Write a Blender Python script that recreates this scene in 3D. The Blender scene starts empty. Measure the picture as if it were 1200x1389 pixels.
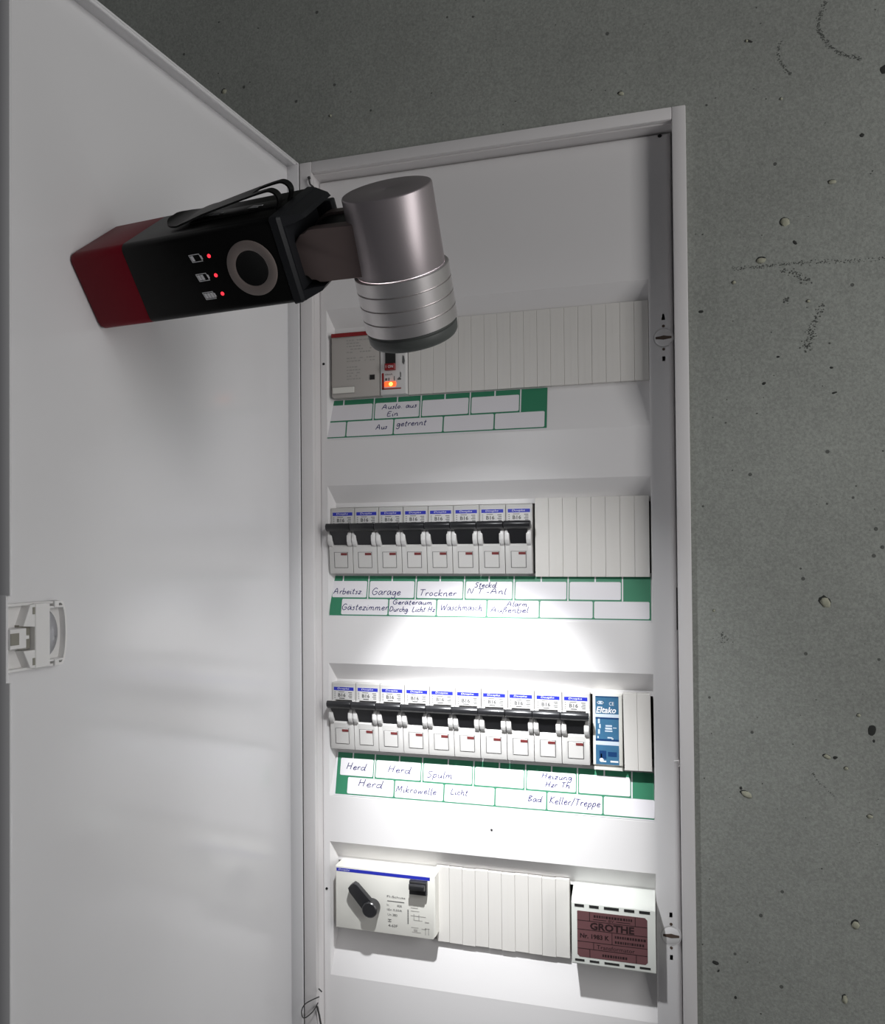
import bpy, bmesh, math, random
from mathutils import Vector, Matrix
random.seed(7)
C = bpy.context.scene.collection
SC = bpy.context.scene
ZC = 1.5                                     # height of the cabinet's reference level above the (unseen) floor

# ------------------------------------------------------------------ camera
cam = bpy.data.objects.new('camera', bpy.data.cameras.new('camera'))
C.objects.link(cam); SC.camera = cam
cam.data.sensor_fit = 'VERTICAL'; cam.data.sensor_height = 36.0; cam.data.sensor_width = 36.0
cam.data.lens = 36.0 * 1204.102 / 1389
cam.data.shift_x = (600 - 503.344) / 1389
cam.data.shift_y = (726.377 - 694.5) / 1389
yw, pt_, rl = .31389, .01653, -.0073
fw = Vector((-math.sin(yw)*math.cos(pt_), math.cos(yw)*math.cos(pt_), math.sin(pt_)))
rt = Vector((math.cos(yw), math.sin(yw), 0)); up = rt.cross(fw)
rt2 = math.cos(rl)*rt + math.sin(rl)*up; up2 = -math.sin(rl)*rt + math.cos(rl)*up
Mx = Matrix((rt2, up2, -fw)).transposed().to_4x4()
Mx.translation = Vector((.23726, -.5734, .00467 + ZC))
cam.matrix_world = Mx
cam.data.clip_start = .01

# ------------------------------------------------------------------ world, lights, exposure
w = bpy.data.worlds.new('world'); SC.world = w; w.use_nodes = True
w.node_tree.nodes['Background'].inputs[0].default_value = (.93, .95, 1.0, 1)
w.node_tree.nodes['Background'].inputs[1].default_value = .065
def area(name, loc, target, size, power, col):
    l = bpy.data.lights.new(name, 'AREA'); l.shape = 'RECTANGLE'; l.size = size[0]; l.size_y = size[1]
    l.energy = power; l.color = col
    o = bpy.data.objects.new(name, l); C.objects.link(o); o.location = loc
    o.rotation_euler = (Vector(target) - Vector(loc)).to_track_quat('-Z', 'Y').to_euler()
    return o
area('room_light', (1.0, -.56, ZC+.16), (.10, 0, ZC+.05), (.30, .8), 4.3, (1, .985, .97))
SC.view_settings.view_transform = 'Standard'; SC.view_settings.look = 'None'
SC.view_settings.gamma = 1; SC.view_settings.use_curve_mapping = False
SC.view_settings.exposure = 0.0
TORCH_POWER = (9.8, 1.6)                      # core of the beam and its wider spill, watts

# ------------------------------------------------------------------ materials
def mat(name, col, rough=.5, metal=0., spec=.5, bump=0., bscale=300., var=0., vscale=8., emit=None, estr=0., coat=0., alpha=None, trans=0.):
    m = bpy.data.materials.new(name); m.use_nodes = True
    nt = m.node_tree; b = nt.nodes['Principled BSDF']
    b.inputs['Base Color'].default_value = (*col, 1); b.inputs['Roughness'].default_value = rough
    b.inputs['Metallic'].default_value = metal; b.inputs['Specular IOR Level'].default_value = spec
    b.inputs['Coat Weight'].default_value = coat; b.inputs['Transmission Weight'].default_value = trans
    tc = nt.nodes.new('ShaderNodeTexCoord')
    if bump:
        n = nt.nodes.new('ShaderNodeTexNoise'); n.inputs['Scale'].default_value = bscale; n.inputs['Detail'].default_value = 4
        k = nt.nodes.new('ShaderNodeBump'); k.inputs['Strength'].default_value = bump; k.inputs['Distance'].default_value = .0004
        nt.links.new(tc.outputs['Object'], n.inputs['Vector']); nt.links.new(n.outputs['Fac'], k.inputs['Height'])
        nt.links.new(k.outputs['Normal'], b.inputs['Normal'])
    if var:
        n = nt.nodes.new('ShaderNodeTexNoise'); n.inputs['Scale'].default_value = vscale; n.inputs['Detail'].default_value = 5
        r = nt.nodes.new('ShaderNodeMapRange'); r.inputs['To Min'].default_value = 1-var; r.inputs['To Max'].default_value = 1+var
        x = nt.nodes.new('ShaderNodeVectorMath'); x.operation = 'SCALE'; x.inputs[0].default_value = col
        nt.links.new(tc.outputs['Object'], n.inputs['Vector']); nt.links.new(n.outputs['Fac'], r.inputs['Value'])
        nt.links.new(r.outputs['Result'], x.inputs['Scale']); nt.links.new(x.outputs[0], b.inputs['Base Color'])
    if emit:
        b.inputs['Emission Color'].default_value = (*emit, 1); b.inputs['Emission Strength'].default_value = estr
    return m
M_door  = mat('door_white_lacquer', (.76,.755,.765), .15, spec=.5, bump=.03, bscale=60, var=.02, vscale=12)
M_frame = mat('frame_white_plastic', (.72,.70,.70), .42, var=.02)
M_cover = mat('cover_white_plastic', (.75,.735,.735), .38, bump=.06, bscale=200, var=.015)
M_blank = mat('blank_cream_plastic', (.68,.66,.63), .45, var=.03, vscale=40)
M_brk   = mat('breaker_pale_grey_plastic', (.54,.53,.515), .4, var=.02, vscale=90)
M_brk2  = mat('breaker_light_plastic', (.64,.63,.62), .35)
M_cream = mat('device_cream_plastic', (.72,.71,.66), .4, var=.02, vscale=60)
M_rccb  = mat('device_grey_plastic', (.44,.415,.39), .45, var=.02, vscale=60)
M_trafo = mat('device_pale_green_grey_plastic', (.68,.70,.66), .35, var=.02, vscale=60)
M_black = mat('black_plastic', (.006,.006,.006), .42, spec=.2, bump=.1, bscale=900)
M_lever = mat('black_lever_plastic', (.018,.018,.02), .3)
M_void  = mat('dark_inside', (.012,.012,.012), .9)
M_blue  = mat('label_blue_print', (.02,.03,.42), .4)
M_relay = mat('relay_blue_print', (.045,.14,.25), .35, var=.15, vscale=120)
M_relayd= mat('relay_dark_blue', (.01,.045,.14), .35)
M_relayl= mat('relay_pale_print', (.55,.62,.70), .4)
M_green = mat('label_green_print', (.028,.20,.105), .5, var=.05, vscale=60)
M_paper = mat('label_white_paper', (.74,.72,.75), .6, var=.02, vscale=50)
M_ink   = mat('blue_pen_ink', (.010,.008,.11), .7, spec=.1)
M_print = mat('dark_grey_print', (.10,.10,.10), .5)
M_printl= mat('light_grey_print', (.34,.33,.31), .5)
M_white = mat('white_print', (.8,.8,.82), .5)
M_red   = mat('red_print', (.24,.008,.010), .4)
M_darkred=mat('dark_red_indicator', (.16,.03,.03), .4)
M_plate = mat('brown_mauve_type_plate', (.135,.062,.066), .35, var=.12, vscale=50)
M_platei= mat('plate_dark_print', (.02,.008,.009), .5)
M_metal = mat('anodised_titanium_grey', (.43,.385,.40), .42, metal=.7, spec=.35, bump=.05, bscale=1500, var=.02, vscale=200)
M_arm   = mat('anodised_arm', (.25,.19,.18), .42, metal=.4, spec=.3, bump=.06, bscale=1500)
M_sleeve= mat('anodised_sleeve', (.72,.69,.69), .40, metal=.85)
M_bezel = mat('dark_grey_bezel', (.085,.092,.088), .45, bump=.1, bscale=900)
M_redcap= mat('anodised_dark_red', (.17,.006,.014), .45, spec=.15, bump=.08, bscale=1200)
M_tblack= mat('anodised_black', (.004,.004,.004), .4, spec=.12, bump=.08, bscale=1200)
M_collar= mat('graphite_collar', (.016,.017,.020), .45, spec=.25, bump=.08, bscale=1200)
M_ring  = mat('taupe_button_ring', (.26,.215,.20), .45)
M_led   = mat('red_led', (.6,.01,.02), .4, emit=(1,.03,.05), estr=1.6)
M_lens  = mat('torch_lens_glow', (.9,.9,.9), .3, emit=(.95,.97,1), estr=20)
M_orange= mat('orange_indicator_lamp', (.8,.06,.02), .4, emit=(1,.10,.02), estr=1.6)
M_yellow= mat('indicator_filament', (1,.5,.1), .4, emit=(1,.45,.08), estr=3.5)
M_wire  = mat('dark_spring_wire', (.09,.09,.09), .4, metal=.6)
M_screw = mat('lock_slot_brown', (.09,.06,.045), .6)
M_latch = mat('latch_white_plastic', (.80,.79,.78), .38)
M_latchw= mat('latch_window_plastic', (.66,.66,.69), .15)
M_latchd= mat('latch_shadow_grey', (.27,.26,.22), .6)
M_peb   = mat('embedded_pale_aggregate', (.40,.40,.31), .8, bump=.5, bscale=700, var=.3, vscale=400)
M_crack = mat('crack_grey', (.085,.09,.082), .95)
M_pit   = mat('wall_pit_dark', (.035,.037,.034), .95)

def concrete():
    m = bpy.data.materials.new('grey_green_concrete'); m.use_nodes = True
    nt = m.node_tree; N = nt.nodes; L = nt.links; b = N['Principled BSDF']
    tc = N.new('ShaderNodeTexCoord')
    def noise(s, d=6, r=.6):
        n = N.new('ShaderNodeTexNoise'); n.inputs['Scale'].default_value = s; n.inputs['Detail'].default_value = d
        n.inputs['Roughness'].default_value = r; L.new(tc.outputs['Object'], n.inputs['Vector']); return n
    n1 = noise(5); n2 = noise(700, 3, .7); n3 = noise(60, 5)
    cr = N.new('ShaderNodeValToRGB'); cr.color_ramp.elements[0].position = .3; cr.color_ramp.elements[1].position = .72
    cr.color_ramp.elements[0].color = (.262,.273,.252,1); cr.color_ramp.elements[1].color = (.345,.362,.333,1)
    L.new(n1.outputs['Fac'], cr.inputs['Fac'])
    cr2 = N.new('ShaderNodeValToRGB'); cr2.color_ramp.elements[0].position = .32; cr2.color_ramp.elements[1].position = .68
    cr2.color_ramp.elements[0].color = (.80,.80,.80,1); cr2.color_ramp.elements[1].color = (1.16,1.16,1.16,1)
    L.new(n2.outputs['Fac'], cr2.inputs['Fac'])
    mx = N.new('ShaderNodeMix'); mx.data_type = 'RGBA'; mx.blend_type = 'MULTIPLY'; mx.inputs['Factor'].default_value = 1
    L.new(cr.outputs['Color'], mx.inputs[6]); L.new(cr2.outputs['Color'], mx.inputs[7])
    # scattered pin holes
    v = N.new('ShaderNodeTexVoronoi'); v.inputs['Scale'].default_value = 75; L.new(tc.outputs['Object'], v.inputs['Vector'])
    lt = N.new('ShaderNodeMath'); lt.operation = 'LESS_THAN'; lt.inputs[1].default_value = .085; L.new(v.outputs['Distance'], lt.inputs[0])
    sp = N.new('ShaderNodeSeparateColor'); L.new(v.outputs['Color'], sp.inputs[0])
    gt = N.new('ShaderNodeMath'); gt.operation = 'GREATER_THAN'; gt.inputs[1].default_value = .62; L.new(sp.outputs[0], gt.inputs[0])
    hole = N.new('ShaderNodeMath'); hole.operation = 'MULTIPLY'; L.new(lt.outputs[0], hole.inputs[0]); L.new(gt.outputs[0], hole.inputs[1])
    mx2 = N.new('ShaderNodeMix'); mx2.data_type = 'RGBA'; mx2.blend_type = 'MULTIPLY'
    L.new(hole.outputs[0], mx2.inputs['Factor']); L.new(mx.outputs[2], mx2.inputs[6]); mx2.inputs[7].default_value = (.35,.35,.35,1)
    L.new(mx2.outputs[2], b.inputs['Base Color'])
    h = N.new('ShaderNodeMath'); h.operation = 'MULTIPLY_ADD'; h.inputs[1].default_value = -1.2
    L.new(hole.outputs[0], h.inputs[0]); L.new(n3.outputs['Fac'], h.inputs[2])
    h2 = N.new('ShaderNodeMath'); h2.operation = 'MULTIPLY_ADD'; h2.inputs[1].default_value = .45
    L.new(n2.outputs['Fac'], h2.inputs[0]); L.new(h.outputs[0], h2.inputs[2])
    k = N.new('ShaderNodeBump'); k.inputs['Strength'].default_value = .55; k.inputs['Distance'].default_value = .0009
    L.new(h2.outputs[0], k.inputs['Height']); L.new(k.outputs['Normal'], b.inputs['Normal'])
    b.inputs['Roughness'].default_value = .85
    return m
M_conc = concrete()

# ------------------------------------------------------------------ mesh helpers
def new(): return bmesh.new()
def obj(name, bm, m, parent=None, smooth=True, angle=35, fn=None):
    if fn:
        for v in bm.verts: v.co = fn(v.co)
    bmesh.ops.recalc_face_normals(bm, faces=bm.faces[:])
    me = bpy.data.meshes.new(name); bm.to_mesh(me); bm.free()
    for mm in (m if isinstance(m, (list, tuple)) else [m]): me.materials.append(mm)
    if smooth:
        for p in me.polygons: p.use_smooth = True
        me.set_sharp_from_angle(angle=math.radians(angle))
    o = bpy.data.objects.new(name, me); C.objects.link(o)
    if parent: o.parent = parent
    return o
def thing(name, label, cat, loc=(0,0,0), group=None, rot=None):
    o = bpy.data.objects.new(name, None); C.objects.link(o); o.empty_display_size = .01
    o.location = loc
    if rot is not None: o.matrix_world = Matrix.Translation(loc) @ rot.to_4x4()
    o['label'] = label; o['category'] = cat
    if group: o['group'] = group
    return o
def box(bm, x0, x1, y0, y1, z0, z1, bev=0., seg=1):
    vs = [bm.verts.new((x, y, z)) for x in (x0, x1) for y in (y0, y1) for z in (z0, z1)]
    fs = [bm.faces.new([vs[i] for i in q]) for q in ((0,1,3,2),(4,6,7,5),(0,4,5,1),(2,3,7,6),(0,2,6,4),(1,5,7,3))]
    if bev:
        es = list({e for f in fs for e in f.edges})
        bmesh.ops.bevel(bm, geom=es, offset=bev, segments=seg, affect='EDGES', profile=.5)
def prism(bm, pts, h0, h1, f, bev=0., seg=1):
    """extrude polygon pts (u,v) between h0 and h1; f(u,v,h)->xyz"""
    a = [bm.verts.new(f(u, v, h0)) for u, v in pts]; b = [bm.verts.new(f(u, v, h1)) for u, v in pts]
    n = len(pts); fs = [bm.faces.new(a[::-1]), bm.faces.new(b)]
    for i in range(n): fs.append(bm.faces.new((a[i], a[(i+1) % n], b[(i+1) % n], b[i])))
    if bev: bmesh.ops.bevel(bm, geom=list(fs[1].edges), offset=bev, segments=seg, affect='EDGES', profile=.5)
def tube(bm, pts, r, n=8):
    pts = [Vector(p) for p in pts]; rings = []
    for i, p in enumerate(pts):
        t = (pts[min(i+1, len(pts)-1)] - pts[max(i-1, 0)]).normalized()
        u = t.cross(Vector((0,0,1)));  u = t.cross(Vector((0,1,0))) if u.length < .2 else u
        u.normalize(); v = t.cross(u)
        rings.append([bm.verts.new(p + r*(math.cos(k*2*math.pi/n)*u + math.sin(k*2*math.pi/n)*v)) for k in range(n)])
    for a, b in zip(rings, rings[1:]):
        for k in range(n): bm.faces.new((a[k], a[(k+1) % n], b[(k+1) % n], b[k]))
    bm.faces.new(rings[0][::-1]); bm.faces.new(rings[-1])
def lathe(bm, prof, f, n=64):
    """prof list of (r,h); f(r*cos, r*sin, h)->xyz"""
    rings = []
    for r, h in prof:
        if r < 1e-7: rings.append([bm.verts.new(f(0, 0, h))])
        else: rings.append([bm.verts.new(f(r*math.cos(2*math.pi*k/n), r*math.sin(2*math.pi*k/n), h)) for k in range(n)])
    for a, b in zip(rings, rings[1:]):
        for k in range(n):
            k2 = (k+1) % n
            if len(a) == 1: bm.faces.new((a[0], b[k], b[k2]))
            elif len(b) == 1: bm.faces.new((a[k], b[0], a[k2]))
            else: bm.faces.new((a[k], b[k], b[k2], a[k2]))
def catmull(pts, n=5):
    if len(pts) < 3: return pts
    P = [pts[0]] + list(pts) + [pts[-1]]; out = []
    for i in range(1, len(P)-2):
        for k in range(n):
            t = k/n
            out.append(tuple(.5*((2*P[i][j]) + (-P[i-1][j]+P[i+1][j])*t + (2*P[i-1][j]-5*P[i][j]+4*P[i+1][j]-P[i+2][j])*t*t
                     + (-P[i-1][j]+3*P[i][j]-3*P[i+1][j]+P[i+2][j])*t**3) for j in range(len(pts[0]))))
    out.append(tuple(pts[-1])); return out
def text_mesh(bm, s, x, y, w, h, f, italic=0., bold=0., align='L', hgt=.00006):
    """printed lettering: flat filled text fitted in a w x h box whose lower left corner is (x,y); f(u,v,h)->xyz"""
    cu = bpy.data.curves.new('t', 'FONT'); cu.body = s; cu.size = 1; cu.shear = italic; cu.resolution_u = 2; cu.offset = bold
    o = bpy.data.objects.new('t', cu); me = bpy.data.meshes.new_from_object(o)
    xs = [v.co.x for v in me.vertices]; ys = [v.co.y for v in me.vertices]
    x0, x1, y0, y1 = min(xs), max(xs), min(ys), max(ys)
    vs = [bm.verts.new(f(x + (v.co.x-x0)/(x1-x0)*w, y + (v.co.y-y0)/(y1-y0)*h, hgt)) for v in me.vertices]
    for p in me.polygons:
        try: bm.faces.new([vs[i] for i in p.vertices])
        except ValueError: pass
    bpy.data.meshes.remove(me); bpy.data.objects.remove(o); bpy.data.curves.remove(cu)
def quad(bm, x0, x1, y0, y1, f, h0=0., h1=.00005):
    prism(bm, [(x0,y0),(x1,y0),(x1,y1),(x0,y1)], h0, h1, f)

# single-stroke handwriting: glyph -> (width, [polylines]); baseline 0, x-height .5, capitals 1
G = {
'A':(.7,[[(0,0),(.3,.95),(.55,0)],[(.1,.35),(.5,.4)]]), 'a':(.45,[[(.38,.45),(.12,.5),(.02,.2),(.15,0),(.36,.4),(.38,.05),(.48,.05)]]),
'b':(.42,[[(.05,1),(.04,.02),(.3,.05),(.35,.4),(.05,.4)]]), 'c':(.35,[[(.33,.45),(.1,.45),(.04,.15),(.18,0),(.35,.08)]]),
'd':(.48,[[(.38,.42),(.1,.42),(.03,.12),(.2,0),(.4,.3),(.46,1),(.40,.05),(.5,.03)]]), 'e':(.38,[[(.04,.22),(.32,.32),(.2,.5),(.04,.25),(.14,0),(.38,.1)]]),
'g':(.42,[[(.35,.45),(.1,.48),(.04,.15),(.2,.02),(.35,.4),(.33,-.3),(.15,-.42),(.03,-.25)]]), 'h':(.44,[[(.06,1),(.04,0)],[(.05,.3),(.25,.5),(.34,.3),(.34,0),(.44,.05)]]),
'i':(.2,[[(.05,.48),(.07,.02),(.18,.06)],[(.09,.72),(.11,.76)]]), 'k':(.42,[[(.06,1),(.04,0)],[(.35,.5),(.06,.24),(.38,0)]]),
'l':(.2,[[(.08,1),(.06,.05),(.18,.02)]]), 'm':(.66,[[(.03,.45),(.05,0)],[(.05,.3),(.2,.5),(.28,.3),(.28,0)],[(.28,.3),(.44,.5),(.52,.3),(.52,.02),(.64,.05)]]),
'n':(.44,[[(.03,.45),(.05,0)],[(.05,.3),(.22,.5),(.32,.3),(.32,.02),(.43,.05)]]), 'o':(.4,[[(.2,.5),(.04,.25),(.16,0),(.34,.2),(.22,.5)]]),
'p':(.4,[[(.07,.48),(.02,-.42)],[(.07,.35),(.26,.5),(.34,.25),(.2,.02),(.07,.08)]]), 'r':(.3,[[(.04,.46),(.06,0)],[(.06,.28),(.16,.48),(.3,.44)]]),
's':(.32,[[(.28,.46),(.08,.42),(.24,.2),(.16,0),(.0,.05)]]), 't':(.3,[[(.14,.85),(.10,.05),(.24,.02)],[(0,.55),(.26,.58)]]),
'u':(.44,[[(.04,.46),(.06,.08),(.22,0),(.34,.2),(.36,.48),(.36,.05),(.45,.04)]]), 'w':(.6,[[(.02,.46),(.12,0),(.26,.4),(.38,0),(.52,.5)]]),
'z':(.36,[[(.03,.46),(.32,.46),(.03,.0),(.34,.04)]]), 'ä':(.45,[[(.38,.45),(.12,.5),(.02,.2),(.15,0),(.36,.4),(.38,.05),(.48,.05)],[(.12,.7),(.14,.76)],[(.3,.7),(.32,.76)]]),
'ü':(.44,[[(.04,.46),(.06,.08),(.22,0),(.34,.2),(.36,.48),(.36,.05),(.45,.04)],[(.12,.7),(.14,.76)],[(.3,.7),(.32,.76)]]), 'ß':(.42,[[(.02,-.3),(.1,.8),(.3,.85),(.16,.5),(.36,.3),(.2,0)]]),
'B':(.5,[[(.06,.95),(.05,0)],[(.05,.9),(.38,.8),(.08,.5),(.42,.25),(.05,.0)]]), 'D':(.6,[[(.08,.9),(.06,0),(.5,.3),(.36,.85),(.0,.9)]]),
'E':(.5,[[(.42,.9),(.08,.88),(.06,0),(.45,.04)],[(.07,.48),(.34,.5)]]), 'G':(.62,[[(.5,.8),(.25,.92),(.03,.45),(.22,0),(.5,.15),(.5,.42),(.26,.42)]]),
'H':(.62,[[(.1,.95),(.04,0)],[(.5,1),(.42,0)],[(.08,.45),(.46,.5)]]), 'K':(.52,[[(.08,.95),(.05,0)],[(.48,.95),(.08,.45),(.48,0)]]),
'L':(.45,[[(.1,.95),(.04,.02),(.4,.04)]]), 'M':(.75,[[(.02,0),(.14,.92),(.32,.3),(.54,.95),(.6,0)]]), 'N':(.62,[[(.04,0),(.12,.9),(.42,.05),(.52,.95)]]),
'S':(.5,[[(.44,.85),(.2,.92),(.1,.65),(.36,.35),(.22,.0),(.0,.08)]]), 'T':(.55,[[(.02,.9),(.52,.92)],[(.28,.9),(.22,0)]]),
'W':(.8,[[(.02,.92),(.16,0),(.38,.7),(.5,0),(.74,.98)]]), '.':(.18,[[(.05,.02),(.08,.05)]]), '/':(.3,[[(.02,-.1),(.26,1.05)]]), ' ':(.3,[]), '-':(.3,[[(.02,.3),(.24,.32)]]),
}
def handwrite(bm, s, x, y, w, size, f, lw=.00050, slant=.22):
    """pen writing as thin ribbons: starts at (x,y), fitted to width w, capitals 'size' high"""
    tot = sum(G[c][0]+.07 for c in s); sx = w/tot; cx = 0
    for ch in s:
        wd, st = G[ch]; dy = random.uniform(-.04, .04)
        for pl in st:
            q = catmull(pl, 4)
            q = [(x + (cx + u)*sx + v*size*slant, y + (v+dy)*size) for u, v in q]
            L, R = [], []
            for i, p in enumerate(q):
                a = q[max(i-1, 0)]; b = q[min(i+1, len(q)-1)]
                tx, ty = b[0]-a[0], b[1]-a[1]; l = math.hypot(tx, ty) or 1
                nx, ny = -ty/l*lw/2, tx/l*lw/2
                L.append(bm.verts.new(f(p[0]+nx, p[1]+ny, .00012))); R.append(bm.verts.new(f(p[0]-nx, p[1]-ny, .00012)))
            for i in range(len(q)-1): bm.faces.new((L[i], L[i+1], R[i+1], R[i]))
        cx += wd + .07

# ------------------------------------------------------------------ door frame of reference
TH = 1.68213
Dv = Vector((math.cos(TH), -math.sin(TH), 0)); Nv = Vector((math.sin(TH), math.cos(TH), 0))
def dp(s, off, z): return Dv*s + Nv*off + Vector((0,0,z))
XW, ZT, ZB = .2556, .2765, -.392             # cabinet outline
Z1 = [.17535, .05035, -.07465, -.19965]      # upper edges of the four openings
WALLY = .005

# ================================================================== WALL (structure)
bm = new()
def wb(x0, x1, z0, z1): box(bm, x0, x1, WALLY, .16, z0, z1)
wb(-1.2, .002, -1.5, 1.2); wb(XW-.002, 1.7, -1.5, 1.2); wb(.002, XW-.002, ZT-.002, 1.2); wb(.002, XW-.002, -1.5, ZB+.002)
wall = obj('wall_back', bm, M_conc, smooth=False); wall['kind'] = 'structure'; wall.location = (0,0,ZC)
# embedded stones and pits of the concrete, where the photograph shows them
def lump(name, x, z, rx, rz, ang, m, depth, seed):
    rnd = random.Random(seed); bm = new()
    bmesh.ops.create_icosphere(bm, subdivisions=2, radius=1)
    c, s = math.cos(ang), math.sin(ang)
    for v in bm.verts:
        k = 1 + rnd.uniform(-.16, .16); u, wz = v.co.x*rx*k, v.co.z*rz*k
        v.co = Vector((x + u*c - wz*s, WALLY + v.co.y*depth*k, z + u*s + wz*c))
    return obj(name, bm, m, wall, angle=60)
stones = [(-.0607,.340,.0019,.0017,0),(.2175,.292,.0018,.0013,-.5),(.3108,.1989,.0026,.0024,0),(.2975,.1773,.0026,.0018,0),
 (.3365,.2195,.0021,.0012,0),(.2821,.1655,.0011,.0010,0),(.2851,-.1436,.0032,.0017,-.5),(.3295,-.0279,.0035,.0026,-1.0),
 (.329,-.1182,.0022,.0012,-.3),(.3426,-.2144,.0022,.0024,0),(.339,-.1244,.0012,.0010,0),(.3459,-.0932,.0011,.0010,0),(.3508,-.1512,.0015,.0012,0),
 (.3363,-.2582,.0014,.0027,0),(.2682,-.0336,.0008,.0008,0),(.0219,.309,.0009,.0009,0),(.3098,.2734,.0008,.0008,0),(.2911,.3118,.0008,.0008,0),(.3227,.1503,.0010,.0008,0)]
for i, (x, z, rx, rz, a) in enumerate(stones):
    lump('wall_pit', x - rx*.12, z + rz*.18, rx*1.10, rz*1.12, a, M_pit, .00025, 100+i)
    lump('stone', x, z, rx, rz, a, M_peb, .0010, i)
for i, (x, z, rx, rz, a) in enumerate([(.3527,-.1014,.0022,.0032,-.3),(.3535,-.1075,.0007,.0010,0),(.3332,-.1184,.0013,.0010,0),(.2664,-.2464,.0018,.0012,-.3),(.268,-.251,.0006,.0010,-.6),
   (.3652,.2816,.0032,.0026,0),(.2925,.3115,.0022,.0008,-.5),(.282,-.140,.0008,.0010,0),(.2774,-.2656,.0008,.0010,0),(.3359,.0951,.0014,.0006,.2),(.316,.186,.0016,.0009,-.9),
   (.3525,.245,.0013,.0012,0),(.263,.1495,.0016,.0009,0),(.298,.103,.0012,.0008,.4),(.306,.1185,.0010,.0007,0),(.3345,.110,.0010,.0007,0)]):
    lump('wall_pit', x, z, rx, rz, a, M_pit, .00025, 300+i)
# crazed cracks: clusters of tiny gouges following a line, joined per crack
def crack(pts, n, spread, r, seed):
    rnd = random.Random(seed); bm = new(); q = catmull(pts, 12)
    for i in range(n):
        p = q[int(rnd.random()*(len(q)-1))]; x = p[0] + rnd.gauss(0, spread); z = p[1] + rnd.gauss(0, spread); rr = r*rnd.uniform(.5, 1.3)
        k = [bm.verts.new((x + rr*rnd.uniform(.6,1.5)*math.cos(t), WALLY - .00006, z + rr*rnd.uniform(.5,1.2)*math.sin(t))) for t in (0,1,2,3,4,5)]
        t = bm.verts.new((x, WALLY - .00012, z))
        for j in range(6): bm.faces.new((k[j], k[(j+1) % 6], t))
    o = obj('crack', bm, M_crack, wall, smooth=False); o['kind'] = 'stuff'
crack([(.3340,.327),(.3305,.314),(.3345,.303),(.343,.2945),(.353,.2895)], 300, .0006, .00033, 1)
crack([(.3100,.308),(.3085,.300),(.3115,.292),(.3155,.287)], 110, .0005, .00032, 2)
crack([(.330,.147),(.326,.138),(.323,.128),(.321,.122)], 110, .0013, .00045, 3)
crack([(.282,.1740),(.300,.1735),(.320,.1735),(.345,.172),(.372,.171)], 300, .0006, .00030, 4)
crack([(.310,.170),(.318,.166),(.324,.161)], 60, .0010, .00042, 5)
crack([(.311,.152),(.316,.149)], 26, .0008, .00042, 6)
crack([(.321,-.128),(.325,-.134),(.333,-.141)], 60, .0004, .00026, 7)
crack([(.273,-.050),(.281,-.058)], 26, .0018, .00035, 8)
rnd = random.Random(5); bm = new()
for i in range(420):
    x = rnd.uniform(-.16, .42); z = rnd.uniform(-.32, .40)
    if -.002 < x < XW+.002 and z < ZT: continue
    rr = abs(rnd.gauss(.00028, .00016)) + .00012
    k = [bm.verts.new((x + rr*rnd.uniform(.6,1.4)*math.cos(t), WALLY - .00006, z + rr*rnd.uniform(.5,1.1)*math.sin(t))) for t in (0,1,2,3,4,5)]
    t = bm.verts.new((x, WALLY - .00012, z))
    for j in range(6): bm.faces.new((k[j], k[(j+1) % 6], t))
o = obj('pin_hole', bm, M_crack, wall, smooth=False); o['kind'] = 'stuff'

# ================================================================== DISTRIBUTION BOARD
board = thing('distribution_board', 'tall white distribution board with open door set in a grey concrete wall', 'fuse box', (0, 0, ZC))
# frame lip around the niche
bm = new()
def framebar(x0, x1, z0, z1): box(bm, x0, x1, 0, .0048, z0, z1, .0007, 2)
framebar(.2475, XW, ZB, ZT); framebar(.0001, .0092, ZB, ZT); framebar(.0092, .2475, .2688, ZT); framebar(.0092, .2475, ZB, ZB+.008)
obj('frame', bm, M_frame, board)
bm = new()   # reveal walls behind the lip
box(bm, .0078, .0092, .0045, .075, ZB+.006, .2688); box(bm, .2478, .2490, .0045, .075, ZB+.006, .2688)
box(bm, .0092, .2478, .0045, .075, .2680, .2692); box(bm, .0092, .2478, .0045, .075, ZB+.0065, ZB+.008); box(bm, .0092, .2478, .073, .075, ZB+.008, .268)
obj('reveal', bm, M_frame, board)
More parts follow.
